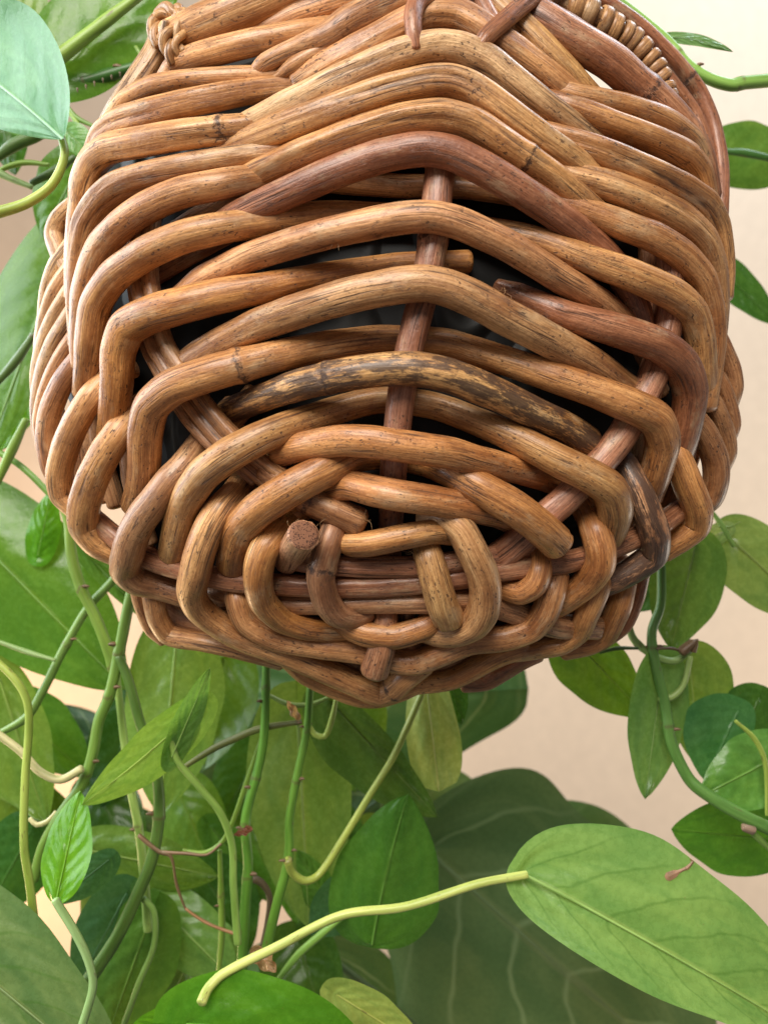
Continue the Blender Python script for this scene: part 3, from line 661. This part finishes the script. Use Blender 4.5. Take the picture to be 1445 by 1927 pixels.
pothos = root('pothos_plant', (0, 0, 0), 'trailing pothos vines with heart shaped green leaves spilling round the basket', 'plant')
def stem(pts, r, tint, d, nodes=0, nodelist=None, name='stem', parent=pothos, bulge=.13, label=None, rough=.06):
    """pts (x, y[, depth]); d depth or (d0, d1)"""
    n = len(pts); q = []
    for i, p_ in enumerate(pts):
        dd = p_[2] if len(p_) > 2 else (d if not isinstance(d, tuple) else d[0]+(d[1]-d[0])*i/(n-1))
        rr = r if not isinstance(r, tuple) else r[0]+(r[1]-r[0])*i/(n-1)
        if name == 'stem' and rr > 5: rr *= .88
        if name == 'stem' and not isinstance(r, tuple) and i in (0, n-1): rr *= .7
        q.append((P(p_[0], p_[1], dd), rr*dd/F))
    me = tube_mesh(name, q, sides=12, step=.0022, nodes=nodes, nodelist=nodelist, bulge=bulge, rough=rough, facet=.03)
    o = link(name, me, M_STEM, parent, tint+(1,), label)
    for f_ in (nodelist or []):
        i = min(n-2, int(f_*(n-1))); fr = f_*(n-1)-i
        c = q[i][0].lerp(q[i+1][0], fr); R = q[i][1]; sg = random.choice([-1, 1])
        nb = tube_mesh('aerial_root', [(c+Vector((sg*R*.6, -R*.4, 0)), R*.42), (c+Vector((sg*R*1.35, -R*.7, R*.15)), R*.34), (c+Vector((sg*R*1.9, -R*.8, R*.1)), R*.16)], sides=7, step=.001, rough=.5)
        link('aerial_root', nb, M_STEM, o, (.17, .10, .05, 1))
    return o
L_ = lambda *a, **k: leaf(*a, parent=pothos, **k)
YG = (.36, .46, .09); SG = (.19, .30, .045); SD = (.070, .125, .028); BE = (.55, .50, .26); BR = (.14, .085, .045); ST2 = (.16, .27, .06)

# --- upper left
L_((62, 70), (-30, -80), 60, 60, .50, .50, G_OLIVE)
L_((100, 132), (350, -80), 105, 98, .46, .47, G_MID, el=-10, er=-26, label='broad dark leaf at the upper left behind the thick green stalk')
L_((119, 262), (-190, 40), 78, 150, .372, .40, (.19, .42, .25), bend=-26, el=-60, er=95, pk=.85, lobe=0, label='glossy pale leaf catching the window light at the upper left')
L_((128, 246), (182, 306), 30, 22, .45, .45, G_GLOSS)
L_((158, 296), (80, 445), 40, 66, .50, .52, G_MID)
L_((-10, 180), (30, 330), 50, 40, .55, .55, G_DARK)
L_((-60, 140), (70, 262), 40, 40, .50, .50, G_GLOSS)
L_((122, 466), (-30, 870), 62, 96, .52, .50, G_MID, bend=0)
L_((92, 590), (0, 850), 60, 50, .54, .54, G_BRIGHT)
stem([(104, 114), (180, 55), (262, -8)], (16, 11), (.24, .36, .07), .455)
stem([(112, 170), (140, 160), (200, 143), (300, 112)], 14, G_DARK, .47, nodelist=[.25, .8])
for k in range(6):
    x = 146+k*16; stem([(x, 166-k*6), (x+1, 174-k*6)], (2.2, .6), BR, .462, name='thorn')
stem([(112, 245), (122, 290), (100, 345), (55, 380), (-10, 402)], (8, 12), YG, (.385, .375))
stem([(62, 66), (84, 63), (99, 72), (100, 88), (86, 96)], 6.5, YG, .45)
stem([(-10, 300), (30, 272), (70, 254), (118, 222)], 13, SD, .49)
stem([(-10, 326), (20, 312), (50, 306), (92, 310)], 6, SG, .47)
stem([(0, 326), (20, 336), (60, 352)], (9, 5), G_PALE, .46)
stem([(60, 345), (110, 318), (140, 296)], 10, SD, .48)
stem([(128, 200), (146, 222), (182, 240)], 4.5, ST2, .46); stem([(128, 208), (146, 232), (164, 262)], 5, SG, .46)
stem([(256, 88), (270, 112)], 5, SG, .46)
stem([(-10, 726), (30, 680), (66, 628)], 10, SD, .475, nodelist=[.95])
stem([(50, 790), (24, 845), (-10, 920)], 11, SG, .47)
stem([(-10, 846), (40, 877), (90, 925), (130, 968)], (7, 7), (.16, .30, .05), .48)
# --- lower left
L_((-80, 975), (238, 1298), 135, 135, .53, .52, (.075, .190, .020), el=-30, er=-20, label='large dark leaf at the left edge below the basket')
L_((72, 1045), (98, 922), 30, 34, .52, .52, G_BRIGHT)
L_((145, 1022), (285, 1172), 26, 22, .50, .50, G_MID)
L_((0, 1280), (88, 1548), 62, 100, .54, .53, G_OLIVE)
L_((332, 1205), (302, 1535), 98, 86, .53, .52, (.155, .29, .055), label='translucent light green leaf under the basket rim')
L_((368, 1338), (154, 1516), 52, 42, .43, .415, (.21, .38, .07), bend=8, el=-40, er=18, label='folded bright leaf pointing down to the left')
L_((324, 1424), (396, 1256), 26, 26, .428, .418, (.17, .34, .08), el=26, er=-26)
L_((105, 1702), (152, 1488), 44, 46, .40, .42, (.12, .33, .015), el=-20, er=24, lobe=0, pk=.6)
L_((205, 1618), (100, 1702), 34, 30, .46, .46, G_TEAL)
L_((-260, 1655), (235, 2060), 152, 110, .41, .39, (.12, .215, .075), bend=14, el=-30, er=20, e1=.7, mat=M_NEAR, label='large grey green leaf in the bottom left corner')
L_((238, 1682), (140, 1870), 62, 60, .49, .49, G_TEAL)
L_((168, 1600), (412, 1650), 58, 62, .51, .51, G_OLIVE)
L_((300, 1705), (445, 1850), 70, 66, .51, .50, (.14, .28, .06))
L_((285, 1722), (190, 1985), 78, 70, .49, .48, (.10, .22, .03))
L_((560, 1348), (582, 1748), 96, 104, .53, .52, (.145, .25, .055), pk=.4, label='long translucent leaf hanging behind the middle stems')
L_((622, 1322), (824, 1538), 38, 82, .50, .485, (.065, .13, .025), el=10, er=-30)
L_((790, 1180), (826, 1490), 52, 50, .50, .49, (.30, .40, .14), pk=.9, e1=.35, lobe=0, wav=.2, label='pale rounded leaf hanging under the basket tip')
L_((846, 1270), (868, 1364), 26, 26, .51, .51, G_DARK)
L_((700, 1778), (768, 1494), 100, 108, .47, .465, (.060, .170, .022), bend=10, el=-36, er=-30, lobe=.02, label='glossy green leaf pointing up in the lower middle')
L_((660, 1668), (585, 1760), 60, 44, .50, .50, G_TEAL)
L_((352, 1928), (720, 2020), 112, 70, .375, .375, (.075, .230, .012), bend=38, el=-30, label='bright green rounded leaf cut off by the bottom edge')
L_((345, 1920), (236, 1950), 20, 36, .40, .40, G_BRIGHT)
L_((634, 1872), (800, 1975), 46, 40, .43, .43, (.28, .38, .09))
L_((620, 1700), (560, 1600), 40, 30, .52, .52, G_MID)
L_((545, 1500), (700, 1610), 60, 50, .58, .58, G_DARK); L_((400, 1560), (520, 1700), 40, 40, .60, .60, G_MID)
# --- big foreground leaf
big = L_((986, 1646), (1560, 1975), 178, 88, .40, .385, (.19, .37, .095), bend=14, el=-24, er=55, nu=40, nv=14, label='large bright leaf with a brown blemish at the lower right', lobe=.05, pk=.42, mat=M_NEAR)
from mathutils.bvhtree import BVHTree
bv = BVHTree.FromPolygons([v.co for v in big.data.vertices], [tuple(p.vertices) for p in big.data.polygons])
def on_big(x, y):
    o = Vector((0, 0, CAMZ)); h = bv.ray_cast(o, (P(x, y, .5)-o).normalized())
    if h[0] is None: return on_big(x-(x-1258)*.04, y-(y-1648)*.04+.5)
    return h[0]
def patch(name, pts, col):
    V = []; Fc = []; dn = []
    for a_, b_ in zip(pts, pts[1:]+pts[-1:]):
        for q_ in range(5): dn.append(tuple(a_[i]+(b_[i]-a_[i])*q_/5 for i in range(3)))
    pts = dn
    for (x, y, w) in pts:
        for a in range(8):
            q = on_big(x+w*math.cos(a*PI/4), y+w*math.sin(a*PI/4)); V.append(tuple(q+Vector((0, -.0005, 0))))
        q = on_big(x, y); V.append(tuple(q+Vector((0, -.0009, 0))))
    for k in range(len(pts)):
        b = k*9
        for a in range(8): Fc.append((b+8, b+a, b+(a+1) % 8))
    me = bpy.data.meshes.new(name); me.from_pydata(V, [], Fc)
    a = me.attributes.new('cyl', 'FLOAT_VECTOR', 'POINT'); a.data.foreach_set('vector', np.array(V, dtype=np.float32).ravel()); me.attributes.new('node', 'FLOAT', 'POINT')
    link(name, me, M_STEM, big, col+(1,))
patch('blemish', [(1258, 1648, 9), (1266, 1644, 8), (1274, 1640, 4), (1283, 1636, 3), (1292, 1632, 4), (1298, 1626, 3), (1304, 1618, 3), (1309, 1610, 3.5), (1312, 1602, 4)], (.30, .17, .10))
patch('blemish', [(1260, 1647, 5)], (.62, .50, .38))
# --- right side
L_((1308, 1026), (1262, 1222), 72, 72, .50, .49, (.095, .20, .040), pk=.42)
L_((1372, 1012), (1540, 1165), 70, 72, .52, .52, (.15, .26, .07))
L_((1368, 996), (1284, 1036), 21, 21, .52, .52, G_PALE)
L_((1252, 1080), (1186, 1150), 39, 35, .53, .53, G_TEAL)
L_((1070, 1195), (1218, 1350), 56, 72, .50, .50, (.10, .22, .025), label='leaf hanging just below the basket on the right')
L_((1246, 1256), (1213, 1504), 58, 53, .48, .47, (.12, .25, .07), el=-20, er=24)
L_((1296, 1240), (1318, 1446), 79, 53, .50, .50, (.12, .22, .04))
L_((1388, 1338), (1326, 1470), 46, 86, .48, .48, (.06, .19, .06), pk=.4)
L_((1428, 1312), (1376, 1440), 46, 63, .50, .50, G_DARK)
L_((1470, 1420), (1316, 1500), 77, 70, .47, .46, (.11, .28, .05), el=18, er=-24)
L_((1455, 1580), (1262, 1560), 77, 72, .49, .48, (.065, .20, .02), el=-20, er=24)
L_((1352, 288), (1520, 300), 64, 66, .62, .62, (.085, .19, .03))
L_((1348, 498), (1462, 612), 36, 34, .62, .62, G_DARK)
L_((1256, 70), (1379, 98), 12, 12, .44, .44, (.13, .26, .10), bend=14)
stem([(1130, -20), (1180, 14), (1255, 77), (1290, 118), (1330, 146), (1376, 160), (1395, 156), (1460, 150)], (9, 14), (.22, .40, .08), .43, nodelist=[.47, .82])
stem([(1360, 285), (1400, 288), (1470, 304)], 8, G_DARK, .60)
stem([(1244, 1066), (1242, 1140), (1226, 1190), (1232, 1250), (1250, 1322), (1262, 1395), (1293, 1462), (1316, 1486), (1376, 1524), (1460, 1566)], (9, 14), (.11, .24, .05), (.48, .455), nodelist=[.27, .52])
stem([(1180, 1150), (1190, 1200), (1228, 1233), (1267, 1244), (1298, 1225)], 8, (.25, .38, .12), .475, nodelist=[.38])
stem([(1235, 1221), (1262, 1220), (1284, 1226)], 3, BR, .47)
stem([(1282, 1228), (1296, 1216), (1308, 1206), (1304, 1226)], (9, 5), BR, .47, rough=.5, name='dry_tip')
stem([(1298, 1236), (1284, 1290), (1262, 1312), (1240, 1314)], (6, 8), (.25, .36, .11), .47)
stem([(1338, 962), (1358, 990), (1380, 1028)], 6, (.2, .35, .08), .50); stem([(1352, 990), (1372, 992), (1392, 982)], (3, 1), SG, .50)
stem([(1383, 1357), (1420, 1392), (1440, 1440), (1442, 1534)], 5, YG, .455)
stem([(1405, 1560), (1420, 1572), (1460, 1610)], 7, ST2, .455)
stem([(1398, 1556), (1416, 1562)], (7, 9), (.3, .2, .15), .45, rough=.4, name='dry_tip')
stem([(1128, 1228), (1160, 1220), (1200, 1220)], 4, SD, .47)
# --- stems under the basket
stem([(120, 950), (130, 985), (135, 1044), (152, 1104), (180, 1161), (204, 1224), (216, 1262)], (11, 12), SG, .47, nodelist=[.5, .97])
stem([(252, 1100), (240, 1150), (230, 1200), (218, 1262), (205, 1312), (187, 1356), (175, 1420), (155, 1475), (118, 1528), (84, 1588), (64, 1655)], (12, 11), (.15, .26, .045), (.455, .46), nodelist=[.22, .36, .62])
stem([(232, 1060), (215, 1089), (166, 1144), (118, 1227), (80, 1303), (50, 1350), (-10, 1385)], 9, ST2, .49, nodelist=[.45])
stem([(-10, 1204), (50, 1226), (104, 1242)], 5, G_PALE, .47)
stem([(-10, 1240), (32, 1282), (52, 1322), (55, 1372), (48, 1470), (46, 1590), (56, 1660), (66, 1740)], (8, 9), YG, .43)
stem([(-10, 1376), (40, 1414), (76, 1452), (114, 1467), (154, 1447)], (8, 9), BE, .45)
stem([(57, 1540), (70, 1552), (90, 1546), (106, 1528)], 5, BE, .46)
stem([(219, 1262), (235, 1400), (246, 1480), (262, 1560), (272, 1650), (280, 1750)], (8, 10), (.28, .40, .10), .475, nodelist=[.6])
stem([(224, 1236), (242, 1280), (264, 1360), (290, 1432), (300, 1500), (297, 1560), (285, 1620), (256, 1690), (228, 1750), (190, 1812), (140, 1880)], (10, 15), (.095, .175, .032), .455, nodelist=[.45])
stem([(105, 1694), (112, 1706), (140, 1752), (164, 1800), (176, 1850), (165, 1900), (150, 1945)], (9, 9), (.30, .46, .18), .385)
stem([(270, 1690), (290, 1716), (290, 1780), (262, 1850), (230, 1940)], (7, 6), ST2, .46)
stem([(380, 1886), (386, 1872), (394, 1858), (420, 1833), (521, 1782), (642, 1723), (763, 1706), (900, 1663), (990, 1646)], (12, 8.5), (.52, .58, .16), (.375, .40), label='long yellow stalk of the big leaf', bulge=.05)
stem([(502, 1240), (497, 1386), (484, 1456), (463, 1540), (467, 1628), (462, 1700), (455, 1830)], (9, 12), (.11, .26, .03), .465, nodelist=[.09, .38, .53, .7])
stem([(584, 1290), (578, 1370), (560, 1456), (545, 1540), (543, 1615), (522, 1698), (498, 1800)], (8, 11), (.13, .28, .035), .465, nodelist=[.16, .35, .63])
stem([(492, 1390), (465, 1470), (440, 1542), (418, 1585), (385, 1605), (345, 1600)], 5.5, SG, .475)
stem([(346, 1444), (400, 1410), (440, 1391), (487, 1372), (566, 1358)], 7.5, (.15, .16, .045), .47, nodelist=[.97], label='brownish twig crossing behind the stems')
stem([(505, 1308), (545, 1326), (584, 1326), (620, 1312)], 5, (.20, .28, .07), .475)
stem([(580, 1362), (592, 1382), (611, 1386), (625, 1352), (632, 1318)], 6.5, YG, .465, nodelist=[0])
stem([(541, 1618), (550, 1642), (575, 1658), (600, 1646), (640, 1588), (700, 1490), (738, 1428), (770, 1360), (796, 1300)], (9, 7), (.36, .42, .08), (.455, .49), nodelist=[0])
stem([(414, 1600), (417, 1700), (418, 1760), (411, 1838)], 7, SG, .48, nodelist=[.35])
stem([(322, 1388), (334, 1430), (375, 1480), (415, 1530), (437, 1590), (440, 1670), (448, 1775)], (7, 8.5), (.24, .38, .08), (.428, .44))
stem([(262, 1572), (300, 1603), (322, 1611), (332, 1663), (350, 1712)], (4, 2), (.20, .12, .065), .45, name='dry_root', rough=.4)
stem([(300, 1603), (350, 1606), (390, 1608), (416, 1588)], (3, 2), (.20, .12, .065), .45, name='dry_root', rough=.4)
stem([(350, 1710), (368, 1724), (400, 1742), (446, 1758)], (2.5, 3), (.34, .17, .08), .45, name='dry_root', rough=.4)
stem([(474, 1652), (492, 1660), (508, 1690), (503, 1740), (490, 1800)], (8, 5), (.13, .09, .055), .49, name='dry_root', rough=.4)
stem([(510, 1862), (560, 1798), (600, 1762), (650, 1722)], 8, (.18, .33, .06), .47)
# the crowd of leaves further back, under the basket
rb = random.Random(42)
for (x, y, dx, dy, w, d, c) in [(20, 1330, 150, 130, 70, .62, G_MID), (250, 1330, -60, 190, 70, .64, G_DARK), (420, 1240, -40, 210, 80, .62, G_MID), (500, 1400, -90, 150, 60, .66, G_DARK),
        (640, 1300, 30, 190, 80, .60, G_OLIVE), (700, 1400, 90, 130, 60, .62, G_TEAL), (30, 1500, 110, 140, 70, .60, G_MID), (180, 1480, 60, 170, 66, .64, G_DARK), (330, 1480, 70, 160, 66, .62, G_OLIVE),
        (470, 1560, -30, 190, 74, .62, G_MID), (250, 1640, -90, 150, 70, .58, G_OLIVE), (380, 1640, 90, 150, 72, .60, G_DARK), (600, 1560, -40, 180, 70, .58, G_MID), (420, 1770, -130, 110, 70, .56, G_LITE),
        (560, 1760, 60, 170, 80, .60, G_DARK), (200, 1800, 120, 120, 74, .56, G_MID), (350, 1820, -60, 150, 70, .54, G_OLIVE), (60, 1560, -90, 160, 76, .58, G_DARK), (690, 1560, 60, 150, 60, .62, G_OLIVE),
        (-20, 1380, 90, 150, 60, .60, G_LITE), (500, 1880, 120, 90, 60, .52, G_MID)]:
    L_((x, y), (x+dx, y+dy), w*rb.uniform(.85, 1.1), w*rb.uniform(.85, 1.1), d, d-rb.uniform(-.02, .03), tuple(v*rb.uniform(.85, 1.15) for v in c), el=rb.uniform(-35, 25), er=rb.uniform(-35, 25), bend=rb.uniform(-14, 14))
# dry crumpled leaf scraps
for (a, b, w, cc) in [((352, 1905), (392, 1880), 16, (.30, .15, .06)), ((480, 1790), (520, 1830), 18, (.34, .20, .10)), ((470, 1560), (440, 1572), 8, (.20, .08, .05)), ((560, 1350), (540, 1318), 8, (.35, .22, .14))]:
    leaf(a, b, w, w, .45, .44, cc, el=10, er=-14, wav=2.5, parent=pothos, name='dry_leaf', label='dry brown curled scrap of leaf')
# ------------------------------------------------------------------ the darker plant behind
dark = root('broad_leaved_plant', (0, 0, 0), 'out of focus plant with very large dark green leaves behind the vines', 'plant')
D_ = lambda *a, **k: leaf(*a, parent=dark, mat=M_BIG, **k)
DG = (.050, .105, .030)
D_((700, 1620), (1330, 1655), 150, 110, .80, .82, (.115, .21, .075), wav=2.6, lobe=.04, pk=.35, nu=50, el=-60, er=30)
D_((812, 1606), (1340, 2060), 270, 250, .74, .72, (.105, .185, .070), wav=1.8, lobe=.10, bend=-10, pk=.4, nu=50, nv=14, el=-50, er=-70, label='largest dark leaf with pale veins at the bottom')
D_((622, 1802), (560, 2090), 170, 160, .78, .76, (.075, .155, .048), wav=1.2)
D_((905, 1300), (380, 1320), 130, 120, .82, .84, (.065, .15, .05), wav=1.5)
D_((250, 1450), (96, 1325), 50, 50, .80, .80, (.030, .075, .034))
D_((412, 1418), (322, 1570), 34, 34, .80, .80, (.05, .10, .02))
D_((740, 1480), (520, 1660), 90, 80, .80, .80, (.045, .10, .045))
D_((160, 1540), (330, 1560), 40, 60, .82, .82, (.05, .11, .03))
stem([(618, 1800), (690, 1856), (790, 1940)], (7, 9), (.10, .14, .05), .70, parent=dark)
stem([(600, 1640), (640, 1560), (760, 1600), (812, 1606)], 8, (.10, .15, .05), .76, parent=dark)
